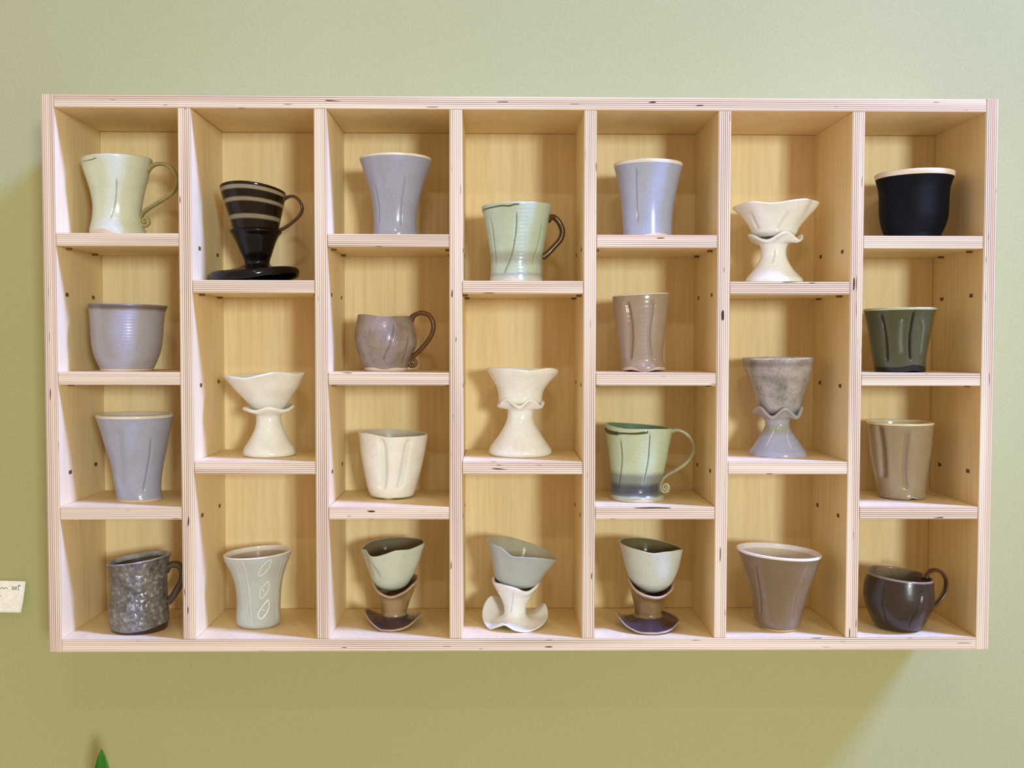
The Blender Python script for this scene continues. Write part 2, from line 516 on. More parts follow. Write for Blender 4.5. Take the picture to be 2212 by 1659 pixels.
# ------------------------------------------------------------------ the wall shelf
unit = D.objects.new('display_shelf', None); COL.objects.link(unit)
tag(unit, 'pale plywood wall shelf of seven staggered columns holding the pottery', 'shelf')
board('side_panel', (0, 0, 0), (T, DEPTH, HEI), unit, 0)
board('side_panel', (WID - T, 0, 0), (WID, DEPTH, HEI), unit, 0)
board('top_panel', (T + .0002, 0, HEI - T), (WID - T - .0002, DEPTH, HEI), unit, 2)
board('bottom_panel', (T + .0002, 0, 0), (WID - T - .0002, DEPTH, T), unit, 2)
board('back_panel', (T + .0003, DEPTH - 0.006, T + .0003), (WID - T - .0003, DEPTH - .0001, HEI - T - .0003), unit, None)
for k in range(1, 7):
    x = k * (CW + T)
    board('divider', (x, 0.0003, T + .0002), (x + T, DEPTH - 0.0062, HEI - T - .0002), unit, 0)
Z3 = [0.53849, 0.36148, 0.18791]; Z2 = [0.47935, 0.24667]
slot_me = None
def small_box(name, c, h, parent, m):
    x, y, z = h
    V = [(sx * x, sy * y, sz * z) for sx in (-1, 1) for sy in (-1, 1) for sz in (-1, 1)]
    F = [(0, 1, 3, 2), (4, 6, 7, 5), (0, 4, 5, 1), (2, 3, 7, 6), (0, 2, 6, 4), (1, 5, 7, 3)]
    return link_mesh(name, V, F, [m], parent, c, False)
slot_src = small_box('pin_slot', (0, 0, 0), (0.0004, 0.0048, 0.0024), None, M_PIN); pin_src = small_box('shelf_pin', (0, 0, 0), (0.0032, 0.0022, 0.0014), None, M_PEG)
sm, pm = slot_src.data, pin_src.data
D.objects.remove(slot_src); D.objects.remove(pin_src)
def inst(name, me, loc, parent):
    o = D.objects.new(name, me); COL.objects.link(o); o.location = loc; o.parent = parent; return o
for c in range(7):
    x0 = T + c * (CW + T); x1 = x0 + CW
    zs = Z3 if c % 2 == 0 else Z2; other = Z2 if c % 2 == 0 else Z3
    for z in zs:
        b = board('shelf_board', (x0 + .0005, 0.0006, z - T), (x1 - .0005, DEPTH - 0.0064, z), unit, 2)
        cz = z - T / 2; cx = (x0 + x1) / 2; cy = (0.0006 + DEPTH - 0.0064) / 2
        for px in (x0 + 0.0034, x1 - 0.0034):
            for py in (0.034, 0.124):
                inst('shelf_pin', pm, (px - cx, py - cy, z - T - 0.0014 - cz), b)
    for z in other:
        for px in (x0, x1):
            for py in (0.034, 0.124):
                inst('pin_slot', sm, (px, py + random.uniform(-.002, .002), z - T - 0.0008 + random.uniform(-.0012, .0012)), unit)

# ------------------------------------------------------------------ pottery, real sizes in millimetres (height, axis offset, radius)
POTS = [
 {'name':'mug','cat':'mug','label':'pale celadon mug with a long curling handle,on the top left shelf','tilt':1.5,'th':3.4,'col':(208,214,192),'inc':(200,206,184),'foot':(7,(222,196,176)),'footwave':[(60,-5),(100,2),(140,0),(180,-6),(270,-6),(0,-6)],'lobes':[(3,0.012,30)],'loc':(0.07335,0.062,0.53849),'prof':[(0.0,0.0,36.12),(7.52,0.0,36.12),(13.33,-0.83,34.44),(23.65,-1.47,31.59),(36.55,-0.92,30.94),(49.44,-0.24,32.34),(62.32,-0.14,34.97),(75.19,-0.36,38.31),(88.04,-1.03,41.96),(95.75,-0.86,43.82),(101.54,-0.59,44.9)],'grooves':[{'pts':[(84.7,22.6),(80.1,30.3),(75.3,41.7),(72.9,57.8),(72.2,72.4)],'w':0.7,'d':1.0,'col':(120,122,92),'k':0.8},{'pts':[(96.1,17.6),(87.3,17.9)],'w':2.2,'d':0.6,'col':(118,120,96),'k':0.7}],'marks':[{'pts':[(180.0,98.1),(120.5,96.3),(103.6,98.3)],'r':0.7,'col':(112,104,66),'name':'glaze_line'}],'handle':{'pts':[(39.6,88.2),(44.2,93.4),(50.0,96.6),(58.4,97.6),(67.4,94.8),(74.4,88.4),(78.9,79.4),(78.4,69.1),(72.8,60.0),(61.1,51.0),(48.1,43.2),(37.1,36.1),(31.5,29.6),(29.9,23.1),(32.1,17.1),(37.2,15.8),(40.9,19.7),(39.7,24.6),(35.0,25.6),(32.9,22.5),(34.7,19.7),(36.8,21.0)],'a':2.6,'b':5.5,'col':(158,150,104)}},
 {'name':'pedestal_stand','cat':'stand','stand':1,'label':'glossy black funnel stand with a broad flat saucer foot,under the striped cup','th':4.0,'col':(16,12,11),'rough':0.14,'fwave':[(0,12),(40,12),(90,3),(140,1.5),(180,0),(230,0),(300,5)],'fs':0.42,'split':('saucer',0.42),'names':('funnel','saucer'),'loc':(0.25109,0.075,0.47935),'prof':[(0.0,0.0,58.53),(8.42,0.0,58.53),(12.21,1.74,47.34),(17.38,3.49,33.56),(21.69,3.51,22.37),(25.65,3.37,16.86),(31.15,2.89,17.38),(38.03,2.52,20.04),(46.62,1.98,23.22),(55.22,1.62,26.56),(62.09,1.42,29.91),(67.58,1.72,33.94)]},
 {'name':'striped_cup','cat':'cup','label':'dark brown cup ringed by three grey stripes,seated in a black stand','tilt':-3,'th':3,'col':(30,20,12),'rough':0.14,'inc':(46,32,22),'ridge':(0.22,2.6),'wave':[(90,6),(180,0),(270,-5),(0,0)],'wp':0.0,'loc':(0.25273,0.075,0.538),'prof':[(0.0,0.0,24.5),(5.15,-0.22,27.33),(13.74,-0.15,30.25),(30.89,-1.04,34.7),(48.02,-2.45,39.49),(56.58,-2.9,41.71),(64.28,-3.35,43.41)],'seated':1,'bands':[(59.7,2.2,(150,138,116),90),(45.5,2.2,(146,134,112),90),(25.7,2.6,(140,130,108),90)],'handle':{'pts':[(35.2,51.6),(39.5,54.2),(46.4,56.8),(54.1,56.0),(60.9,50.0),(64.3,40.6),(60.8,32.0),(51.3,23.4),(40.9,16.5),(31.5,12.1)],'a':2.2,'b':6.5,'col':(92,66,42),'yo':[0,-2,-5,-8,-10,-10,-8,-5,-2,0]}},
 {'name':'tumbler','cat':'cup','label':'lavender grey waisted tumbler with two slits,top shelf of third column','th':3,'col':(164,168,192),'rim':(1.6,(240,232,220)),'inc':(205,200,196),'loc':(0.44102,0.07,0.53849),'prof':[(0.0,0.0,29.89),(7.22,0.0,29.89),(11.63,-0.54,29.06),(22.66,-0.72,28.29),(36.44,-0.27,29.25),(50.21,0.04,31.31),(63.96,0.14,34.68),(77.71,0.18,38.81),(91.45,0.36,43.49),(99.68,0.38,46.52),(105.86,-0.15,48.17)],'grooves':[{'pts':[(138.1,17.7),(134.7,27.1),(133.2,39.2),(135.2,53.9),(136.3,68.5)],'w':1.0,'d':1.6,'col':(120,110,120),'k':0.5},{'pts':[(69.6,15.6),(69.0,30.5),(68.9,46.5),(66.9,62.3),(65.2,79.1)],'w':0.9,'d':1.3,'col':(140,134,150),'k':0.5}]},
 {'name':'mug','cat':'mug','label':'sage green mug with dark rim line and brown handle,top of centre column','tilt':1.2,'th':3,'col':(188,204,184),'inc':(196,208,186),'ridge':(0.18,5),'foot':(6,(226,208,196)),'footwave':[(50,0),(75,-3),(100,1),(125,-2),(150,1),(180,-2),(270,0),(0,0)],'loc':(0.60216,0.066,0.47935),'prof':[(0.0,0.0,35.27),(3.4,0.0,35.27),(9.15,0.36,35.42),(15.43,0.61,34.63),(23.79,0.64,34.36),(34.24,0.83,34.88),(44.68,0.91,36.33),(60.34,0.88,38.94),(75.98,1.12,41.49),(91.6,0.98,44.51),(96.81,0.87,45.86),(102.01,0.81,46.95)],'grooves':[{'pts':[(118.5,12.3),(108.6,24.5),(101.7,35.6),(96.8,48.6),(93.0,62.6),(91.8,76.6),(91.6,89.4)],'w':0.8,'d':1.4,'col':(96,104,74),'k':0.85},{'pts':[(145.7,24.4),(145.5,37.7),(144.1,53.0),(143.7,68.2),(145.5,84.5)],'w':1.3,'d':1.6,'col':(130,140,108),'k':0.6},{'pts':[(51.2,24.0),(49.8,31.2),(42.8,42.7),(37.5,58.2),(36.7,76.5)],'w':1.0,'d':1.4,'col':(140,150,125),'k':0.6},{'pts':[(73.9,22.5),(70.8,30.7)],'w':5,'d':0.4,'col':(160,162,150),'k':0.5}],'marks':[{'pts':[(180.0,97.1),(145.4,98.1),(130.0,98.7),(114.9,99.3),(103.1,98.3),(95.4,100.0),(86.7,100.4)],'r':1.1,'col':(92,94,46),'name':'glaze_line'}],'bands':[(33.2,7.3,(166,170,150),0),(10.7,1.7,(170,172,168),0)],'handle':{'pts':[(42.6,85.5),(46.5,88.6),(51.8,88.7),(58.1,82.4),(62.1,74.1),(62.4,66.8),(59.2,58.4),(51.9,50.1),(43.6,41.2),(35.2,34.9)],'a':4.0,'b':7,'col':(84,50,24),'yo':[0,2,4,5,6,6,5,3,1,0]}},
 {'name':'tumbler','cat':'cup','label':'pale blue grey tumbler with a broad white lip,top shelf of fifth column','th':3,'col':(170,178,204),'rim':(3.4,(238,232,222)),'inc':(214,210,206),'foot':(5,(230,214,204)),'footwave':[(70,2),(110,-1),(180,-4),(270,-4),(0,-4),(40,0)],'loc':(0.77901,0.066,0.53849),'prof':[(0.0,0.0,32.89),(6.89,0.0,32.89),(16.55,-0.07,32.88),(30.35,-0.23,33.49),(44.14,-0.33,34.87),(57.91,-0.0,36.94),(71.68,0.25,39.35),(85.44,0.44,42.53),(92.31,0.32,44.4),(99.18,-0.0,46.33)],'grooves':[{'pts':[(120.5,21.6),(121.4,33.7),(121.8,53.6),(121.4,73.4),(119.0,90.1)],'w':0.9,'d':1.4,'col':(128,118,120),'k':0.6}]},
 {'name':'pedestal_stand','cat':'stand','stand':1,'label':'white ruffled-collar stand under the angular white cup,top of sixth column','th':3,'col':(240,240,236),'wave':[(0,3),(45,-6),(83,3.5),(122,-7),(165,1.5),(200,3),(240,-5),(280,3),(320,-4)],'ws':0.78,'lip':2.1,'names':('stem',None),'loc':(0.95278,0.075,0.47935),'prof':[(0.0,0.0,38.06),(4.88,0.0,38.06),(9.64,-0.59,34.33),(20.2,-1.25,26.34),(30.76,-0.85,19.95),(38.15,-0.88,17.02),(46.59,-1.09,16.91),(53.44,-0.95,19.03),(56.08,-0.34,23.92),(58.72,0.69,30.3),(61.57,1.2,35.61)],'grooves':[{'pts':[(109.2,28.2),(102.4,37.8),(98.5,46.2)],'w':1.2,'d':1.4,'col':(170,165,140),'k':0.4}]},
 {'name':'angular_cup','cat':'cup','label':'flaring white cup with an angular six-sided rim,top of sixth column','th':2.8,'col':(240,240,236),'wave':[(0,-0.5),(17,2.5),(62,2.5),(110,-3),(136,0),(180,-1.5),(230,0),(300,0)],'ws':0.6,'lip':1.3,'rlobe':[(0,0),(17,0.03),(40,-0.05),(62,0.03),(98,-0.07),(136,0.04),(158,-0.03),(180,0),(225,0.03),(270,-0.05),(315,0.03)],'loc':(0.95395,0.075,0.54281),'prof':[(0.0,0.0,23.39),(5.26,-1.39,29.49),(11.58,-1.46,32.15),(20.01,-1.02,37.45),(28.43,-0.58,43.82),(35.79,0.13,50.66),(38.95,-0.17,53.36),(41.57,-0.78,55.74)],'seated':1,'grooves':[{'pts':[(148.5,11.5),(150.5,20.2),(148.9,31.0)],'w':2.5,'d':2.2,'col':(190,178,140),'k':0.35},{'pts':[(96.7,7.4),(88.1,20.0),(80.9,31.2)],'w':2.2,'d':1.8,'col':(200,192,160),'k':0.3}]},
 {'name':'cup','cat':'cup','label':'matt navy black cup with a bare white rim,on the top right shelf','th':3.4,'col':(10,13,24),'rough':0.6,'rim':(5.2,(242,230,218)),'inc':(230,220,210),'tilt':0.8,'loc':(1.13884,0.07,0.53849),'prof':[(0.0,0.0,36.62),(8.54,0.0,36.62),(11.32,0.09,38.17),(21.06,0.64,41.67),(30.78,1.04,43.91),(41.89,0.85,44.6),(55.76,0.96,44.93),(69.63,0.94,46.11),(80.71,1.18,49.18),(84.86,1.32,50.65),(88.33,1.19,51.55)]},
 {'name':'cup','cat':'cup','label':'round grey cup with a darker rim band,second shelf of left column','tilt':-1.2,'th':3,'col':(164,160,168),'ridge':(0.16,4),'inc':(160,150,150),'foot':(3.2,(228,208,190)),'rough':0.25,'loc':(0.08186,0.062,0.36148),'prof':[(0.0,0.0,32.25),(3.74,0.99,34.64),(7.7,1.1,36.25),(15.62,1.09,39.69),(24.67,1.31,42.68),(35.98,1.57,44.77),(47.28,1.71,45.87),(64.21,2.03,46.74),(77.75,2.36,48.0),(82.26,2.69,49.05),(86.2,3.19,50.59)],'bands':[(84.3,3.4,(112,98,94),0)]},
 {'name':'pedestal_stand','cat':'stand','stand':1,'label':'white stand with a thick rolled collar,under the wide bowl-shaped cup in second column','th':4,'lip':2.4,'col':(240,240,236),'wave':[(0,2),(40,-2.5),(80,1.5),(108,-3),(150,0),(180,-1),(270,2)],'ws':0.78,'names':('stem',None),'loc':(0.26867,0.07439,0.24667),'prof':[(0.0,0.0,32.04),(2.78,0.28,34.83),(7.42,0.05,33.86),(17.72,0.02,28.06),(28.01,0.19,22.87),(38.29,0.37,18.69),(48.57,-0.42,16.51),(54.74,-0.28,16.91),(57.31,-0.61,21.83),(59.88,-0.08,28.43),(62.44,-0.06,33.51)]},
 {'name':'bowl_cup','cat':'cup','label':'wide white bowl-shaped cup with a wavy rim,middle of second column','tilt':2.2,'th':3,'lip':1.6,'col':(240,240,236),'wave':[(0,1),(30,0),(63,4),(90,0),(108,-2.5),(150,2),(180,0),(240,0),(290,1)],'ws':0.6,'loc':(0.26808,0.07439,0.30758),'prof':[(0.0,0.0,14.72),(3.06,0.02,20.81),(8.16,0.06,25.07),(14.29,-0.4,29.64),(22.44,-1.5,35.87),(30.6,-2.4,42.71),(38.75,-3.35,48.58),(43.84,-3.56,52.58),(46.69,-3.69,54.75)],'seated':1},
 {'name':'mug','cat':'mug','label':'round-bellied brown grey mug with a scrolled handle,second shelf of third column','th':3,'col':(152,137,126),'rough':0.22,'wave':[(60,-1),(90,-1.2),(130,1.5),(180,2),(0,0),(270,0)],'ws':0.7,'inc':(138,126,114),'foot':(4.2,(232,214,204)),'footwave':[(0,0),(60,1),(90,-1),(120,1.5),(180,0),(270,0)],'mottle':0.6,'loc':(0.42806,0.066,0.36148),'prof':[(0.0,0.0,26.05),(3.53,-0.19,29.38),(7.56,-1.24,30.64),(14.62,-1.67,32.81),(20.67,-1.2,35.08),(26.72,-0.27,38.01),(33.77,0.36,40.63),(41.82,-0.17,41.68),(50.88,-0.8,41.11),(58.93,-1.24,39.54),(66.97,-1.57,37.36),(69.99,-1.96,36.34),(73.0,-2.46,35.23)],'grooves':[{'pts':[(87.8,15.9),(83.8,25.9),(79.3,34.7),(73.8,43.6),(69.0,53.5),(67.1,64.3)],'w':0.9,'d':1.6,'col':(112,96,80),'k':0.7},{'pts':[(36.9,9.7),(36.4,18.7),(41.0,31.8),(36.7,46.7)],'w':2.2,'d':1.6,'col':(112,92,84),'k':0.5},{'pts':[(163.5,11.4),(159.5,28.6),(157.7,46.6),(161.7,60.6)],'w':2.4,'d':0.5,'col':(90,62,30),'k':0.9}],'handle':{'pts':[(32.8,67.0),(35.8,73.1),(40.9,76.6),(47.9,78.2),(56.0,75.7),(61.6,69.1),(63.6,59.5),(61.0,48.9),(55.0,39.3),(46.3,29.1),(38.2,21.5),(31.9,15.9),(30.2,11.4),(33.1,7.1),(38.2,7.9),(39.9,12.4),(36.9,15.8),(33.2,14.8),(33.7,11.6),(35.7,11.8)],'a':3.2,'b':4.6,'col':(98,64,34)}},
 {'name':'pedestal_stand','cat':'stand','stand':1,'label':'white stand with a scalloped collar and wide conical foot,in the centre column','th':3,'lip':2.2,'col':(240,240,236),'wave':[(0,1),(30,-4),(66,6),(95,-3.5),(128,6),(160,-2),(180,-3),(215,4),(250,-4),(290,4),(325,-3)],'ws':0.8,'names':('stem',None),'loc':(0.60896,0.08253,0.24667),'prof':[(0.0,0.0,39.94),(3.34,-0.0,42.72),(7.51,0.09,42.09),(16.88,-0.3,36.06),(27.3,0.19,29.35),(37.71,0.16,23.17),(46.03,-0.01,19.2),(53.31,0.18,17.75),(61.11,0.83,18.52),(64.23,0.62,22.64),(66.62,0.62,27.26),(68.9,0.62,31.38)]},
 {'name':'flared_cup','cat':'cup','label':'plain white flared cup above a scalloped stand,in the centre column','th':3,'lip':1.6,'col':(240,240,236),'wave':[(0,-3),(25,0),(45,1.5),(80,-1),(120,1),(180,1),(270,0)],'ws':0.6,'rlobe':[(0,0.0),(30,0.03),(60,-0.03),(90,0),(180,0),(270,-0.02)],'loc':(0.61009,0.08253,0.31351),'prof':[(0.0,0.0,22.12),(6.18,-0.88,28.96),(14.42,-0.9,29.98),(22.65,-0.4,32.03),(30.88,0.61,36.65),(40.14,1.47,43.17),(45.28,1.72,47.01),(49.39,1.3,48.96)],'seated':1},
 {'name':'tumbler','cat':'cup','label':'tall brown grey tumbler pinched into lobes,second shelf of fifth column','tilt':2.2,'th':3,'col':(162,144,126),'ridge':(0.14,6),'rim':(1.3,(236,226,206)),'inc':(180,168,150),'foot':(3.4,(220,200,196)),'footwave':[(0,0),(60,2),(95,-1.5),(130,2),(180,0),(270,0)],'fwave':[(0,1.5),(60,2.6),(97,0),(128,2.6),(165,1.5),(190,2),(230,0),(270,2),(310,0)],'fs':0.1,'loc':(0.77473,0.066,0.36148),'prof':[(0.0,0.0,28.29),(4.25,-0.08,30.48),(8.3,-0.57,29.82),(14.36,-1.68,27.92),(22.45,-2.45,28.53),(37.61,-3.06,30.35),(52.75,-3.61,32.53),(67.88,-4.02,34.85),(83.0,-4.48,36.92),(93.07,-4.34,37.73),(98.1,-4.32,37.97),(102.13,-4.25,38.07)],'grooves':[{'pts':[(133.5,17.2),(126.6,32.3),(122.2,47.2),(121.2,65.1),(123.3,80.9),(126.9,93.8)],'w':3.4,'d':4.5,'col':(126,100,72),'k':0.45},{'pts':[(67.2,15.9),(75.7,32.3),(78.8,47.3),(77.2,61.1),(73.8,76.9),(71.8,93.7)],'w':2.6,'d':3.6,'col':(150,132,116),'k':0.35},{'pts':[(67.2,15.9),(75.7,32.3),(78.8,47.3),(77.2,61.1),(73.8,76.9),(71.8,93.7)],'w':0.6,'d':0.6,'col':(226,220,214),'k':0.4}]},
 {'name':'pedestal_stand','cat':'stand','stand':1,'label':'lavender glazed stand with a ruffled collar,under the mottled grey cup','th':3,'lip':2.7,'col':(172,176,206),'wave':[(0,0),(22,5),(53,-7),(87,5),(118,-7),(150,5),(180,0),(225,-4),(270,4),(315,-4)],'ws':0.78,'names':('stem',None),'loc':(0.96204,0.0804,0.24667),'prof':[(0.0,0.0,38.44),(3.31,-0.1,38.16),(10.48,-0.35,33.53),(21.5,-0.49,26.84),(32.51,-0.73,20.04),(40.22,-0.83,16.69),(44.62,-1.16,16.41),(49.57,-0.94,18.36),(52.87,-0.7,22.53),(55.62,-0.73,26.98),(58.04,-0.75,32.54)],'grooves':[{'pts':[(131.4,14.5),(125.9,26.2),(118.0,35.3)],'w':0.8,'d':1,'col':(226,222,228),'k':0.8},{'pts':[(71.6,13.1),(73.6,19.3),(71.1,27.6),(57.9,35.8)],'w':0.8,'d':1,'col':(226,222,228),'k':0.8}],'bands':[(56.7,11.9,(172,166,164),0),(36.7,6.5,(160,160,150),0),(-0.7,1.3,(214,208,206),0)]},  # pale groove colour paints in the highlights along both stem grooves
 {'name':'mottled_cup','cat':'cup','label':'mottled grey tapering cup held in a lavender stand,sixth column','tilt':0.8,'th':3,'col':(172,166,164),'mottle':0.9,'rough':0.4,'rim':(1.8,(206,200,204)),'inc':(150,146,146),'lobes':[(5,0.012,20)],'loc':(0.9627,0.0804,0.30227),'prof':[(0.0,0.0,20.58),(7.77,0.13,27.25),(15.53,0.49,29.92),(26.62,0.47,32.91),(37.7,0.4,35.84),(48.78,-0.01,39.78),(59.84,-1.14,43.87),(67.58,-1.89,46.31),(73.11,-2.18,47.41),(76.98,-2.34,47.74)],'seated':1,'bands':[(69.6,3.3,(150,142,142),0)]},
 {'name':'fluted_cup','cat':'cup','label':'glossy dark green fluted cup with a pale rim,second shelf of right column','tilt':0.8,'th':3,'col':(82,82,60),'rough':0.13,'rim':(2.0,(190,194,164)),'inc':(150,155,130),'foot':(7.5,(38,36,34)),'footwave':[(0,0),(45,1),(80,3),(110,0),(180,0),(270,0)],'fwave':[(0,0),(50,1),(80,2.4),(100,1),(130,0),(270,0)],'fs':0.1,'loc':(1.12184,0.062,0.36148),'prof':[(0.0,0.0,32.92),(1.57,0.0,32.92),(7.95,-0.8,33.21),(15.79,-1.47,33.94),(25.6,-1.72,35.51),(35.39,-1.79,37.07),(45.18,-1.7,38.79),(54.97,-1.61,40.5),(64.75,-1.62,42.12),(74.53,-1.78,44.08),(79.41,-1.61,45.6),(83.81,-1.54,47.12)],'grooves':[{'pts':[(137.6,16.1),(136.2,25.8),(136.6,45.0),(139.3,60.4),(142.5,77.7)],'w':1.6,'d':4.6,'col':(46,42,26),'k':0.75},{'pts':[(87.1,18.3),(90.6,35.5),(91.8,49.8),(90.3,65.9),(87.8,81.0)],'w':1.3,'d':4.4,'col':(40,50,30),'k':0.8},{'pts':[(108.1,25.9),(110.3,40.3),(110.4,54.6),(108.9,69.7)],'w':2.4,'d':-2.2,'col':(122,136,112),'k':0.5},{'pts':[(63.1,24.0),(65.0,43.2),(66.0,58.4),(71.4,69.8)],'w':2.2,'d':-2.0,'col':(122,134,110),'k':0.5}]},
 {'name':'tumbler','cat':'cup','label':'lavender flared tumbler with a bare clay foot,third shelf of left column','th':3,'lip':1.6,'col':(164,168,192),'rim':(1.8,(226,216,200)),'inc':(188,172,150),'foot':(4.0,(232,210,188)),'loc':(0.09612,0.06634,0.18791),'prof':[(0.0,0.0,28.03),(3.39,0.27,29.71),(8.48,-0.85,29.32),(19.77,-1.89,29.81),(36.7,-2.25,31.92),(53.62,-2.43,34.99),(70.51,-3.17,39.28),(87.4,-3.97,43.06),(102.01,-4.35,46.96),(108.76,-4.38,48.96),(113.48,-4.37,50.46)],'grooves':[{'pts':[(112.5,23.3),(105.8,51.7),(101.9,74.3),(98.7,99.0)],'w':4.5,'d':2.0,'col':(150,142,150),'k':0.25},{'pts':[(58.0,17.4),(52.6,30.7),(47.9,48.5),(45.1,66.4),(44.9,84.4)],'w':1.1,'d':2.2,'col':(128,124,150),'k':0.6}]},
 {'name':'faceted_cup','cat':'cup','label':'creamy white cup pinched into soft facets,third shelf of third column','tilt':-1.3,'th':2.6,'lip':1.2,'col':(240,240,236),'inc':(206,198,180),'wave':[(0,0),(60,-0.8),(95,-1.5),(125,1.5),(160,1),(270,1)],'ws':0.7,'rough':0.3,'fwave':[(0,1.2),(45,1.2),(72,1.8),(100,0),(128,1.8),(180,1.4),(270,0)],'fs':0.08,'loc':(0.43396,0.08731,0.18791),'prof':[(0.0,0.0,21.86),(2.98,-0.39,28.42),(7.44,-0.82,31.15),(14.38,-0.65,33.47),(24.28,-0.23,35.85),(34.19,0.15,38.17),(44.08,0.43,40.4),(53.97,0.45,42.37),(63.86,0.68,44.14),(78.68,1.22,46.21),(83.62,1.28,47.04),(87.07,1.14,47.68)],'grooves':[{'pts':[(106.9,16.3),(102.6,28.4),(100.5,48.4),(100.9,68.2),(105.3,84.8)],'w':4.2,'d':6.5,'col':(206,196,172),'k':0.25},{'pts':[(68.1,18.1),(64.3,28.1),(62.3,48.0),(60.6,67.7),(56.7,84.2)],'w':3.6,'d':5.5,'col':(206,202,196),'k':0.2}]},
 {'name':'mug','cat':'mug','label':'pale green mug with slate lower band and thin spiral handle,in fifth column','tilt':-2.5,'th':2.8,'lip':1.3,'col':(192,204,174),'ridge':(0.16,5),'inc':(102,140,112),'foot':(5,(214,204,184)),'footwave':[(0,0),(60,-1),(85,2),(110,-1),(150,1),(270,0)],'rough':0.2,'wave':[(60,0.5),(90,-0.5),(120,-1.5),(180,1.5),(270,0),(0,0)],'ws':0.7,'loc':(0.76825,0.06803,0.18791),'prof':[(0.0,0.0,34.36),(4.09,-0.33,36.41),(8.69,-2.47,34.71),(12.78,-3.47,33.32),(18.91,-3.2,33.01),(29.12,-1.58,34.69),(39.33,-0.67,36.27),(54.63,0.16,38.92),(69.91,0.36,41.16),(85.19,0.37,43.9),(93.33,0.11,45.32),(98.21,-0.38,46.29)],'grooves':[{'pts':[(81.5,25.0),(79.9,37.3),(78.4,50.5),(77.5,63.7),(77.5,77.9),(77.7,94.0)],'w':1.9,'d':0.2,'col':(200,214,196),'k':0.75},{'pts':[(81.5,25.0),(79.9,37.3),(78.4,50.5),(77.5,63.7),(77.5,77.9),(77.7,94.0)],'w':0.7,'d':1.6,'col':(66,66,40),'k':0.95},{'pts':[(140.8,20.3),(136.1,36.9),(131.5,52.5),(129.9,67.9),(130.7,83.0)],'w':0.7,'d':1.8,'col':(58,60,30),'k':0.95}],'marks':[{'pts':[(180.0,92.8),(160.3,91.0),(138.8,91.2),(119.1,92.6),(103.6,93.2),(91.0,94.6),(80.8,96.1)],'r':2.2,'col':(74,76,40),'name':'glaze_line'},{'pts':[(172.7,95.3),(162.7,92.2),(144.1,91.7),(132.1,92.1)],'r':3.6,'col':(66,68,34),'name':'glaze_line'}],'bands':[(18.9,15.1,(76,78,84),0),(30.2,6.1,(132,136,126),0),(5.9,1.4,(184,192,176),0)],'handle':{'pts':[(43.4,90.8),(46.5,93.1),(52.6,94.3),(59.8,92.3),(67.5,87.2),(73.2,80.0),(75.9,70.8),(74.4,61.5),(67.8,51.8),(58.1,43.6),(46.9,37.1),(38.2,32.0),(32.6,26.1),(30.1,18.4),(31.7,12.2),(36.6,9.6),(40.9,12.2),(41.9,16.9),(39.3,20.5),(35.3,19.6),(34.1,15.8),(37.0,13.5),(39.1,15.8),(37.0,17.6)],'a':2.9,'b':4.6,'col':(172,164,128)}},
 {'name':'tumbler','cat':'cup','label':'taupe lobed tumbler with a wavy foot,third shelf of right column','th':2.8,'lip':1.4,'col':(156,140,114),'rim':(1.6,(232,222,190)),'inc':(150,136,108),'foot':(2.6,(196,186,196)),'footwave':[(0,0),(60,-1),(85,2),(110,-0.5),(150,1),(270,0)],'fwave':[(0,1.5),(55,0),(82,2.4),(105,0),(150,1.4),(180,0.5),(230,0),(270,1.5)],'fs':0.08,'loc':(1.13493,0.08292,0.18791),'prof':[(0.0,0.0,30.56),(3.62,-0.11,32.18),(7.76,-0.81,31.76),(17.06,-1.59,32.79),(27.39,-2.07,34.35),(42.87,-2.95,37.05),(58.34,-3.42,39.74),(73.8,-3.67,41.6),(89.25,-4.03,42.94),(99.53,-4.1,43.86),(103.44,-4.06,44.28)],'grooves':[{'pts':[(149.8,30.4),(145.1,49.8),(144.2,68.5),(146.3,85.7),(148.6,100.8)],'w':4.5,'d':6.0,'col':(112,88,50),'k':0.5},{'pts':[(97.9,17.6),(101.7,30.1),(102.0,43.6),(101.1,62.2),(99.2,80.6),(97.0,95.8)],'w':3.4,'d':4.2,'col':(140,126,108),'k':0.4}]},
 {'name':'mug','cat':'mug','label':'pitted grey ash-glazed straight mug,bottom left compartment','tilt':5.4,'tw':1.2,'th':3.2,'lip':1.3,'col':(122,118,114),'rim':(0.8,(176,180,190)),'inc':(96,86,72),'foot':(5.5,(66,46,36)),'rough':0.3,'bumps':1.1,'mottle':1.0,'footwave':[(0,8),(45,2),(90,-1),(135,-1),(180,0),(270,2)],'loc':(0.09797,0.05498,0.01623),'prof':[(0.0,0.0,35.66),(4.49,-0.16,37.49),(11.98,-0.39,38.02),(22.66,-0.91,38.22),(32.28,-0.79,38.43),(38.68,-0.6,37.24),(49.35,-0.47,36.36),(60.01,-0.45,36.24),(70.67,-0.32,36.66),(81.32,-0.19,37.73),(89.84,-0.13,39.71),(94.09,0.08,40.95)],'handle':{'pts':[(34.9,78.7),(40.4,84.2),(48.0,86.4),(54.4,84.2),(58.1,76.5),(57.5,65.6),(51.9,54.7),(45.3,43.7),(37.7,35.0)],'a':4.6,'b':6,'col':(78,66,56)}},
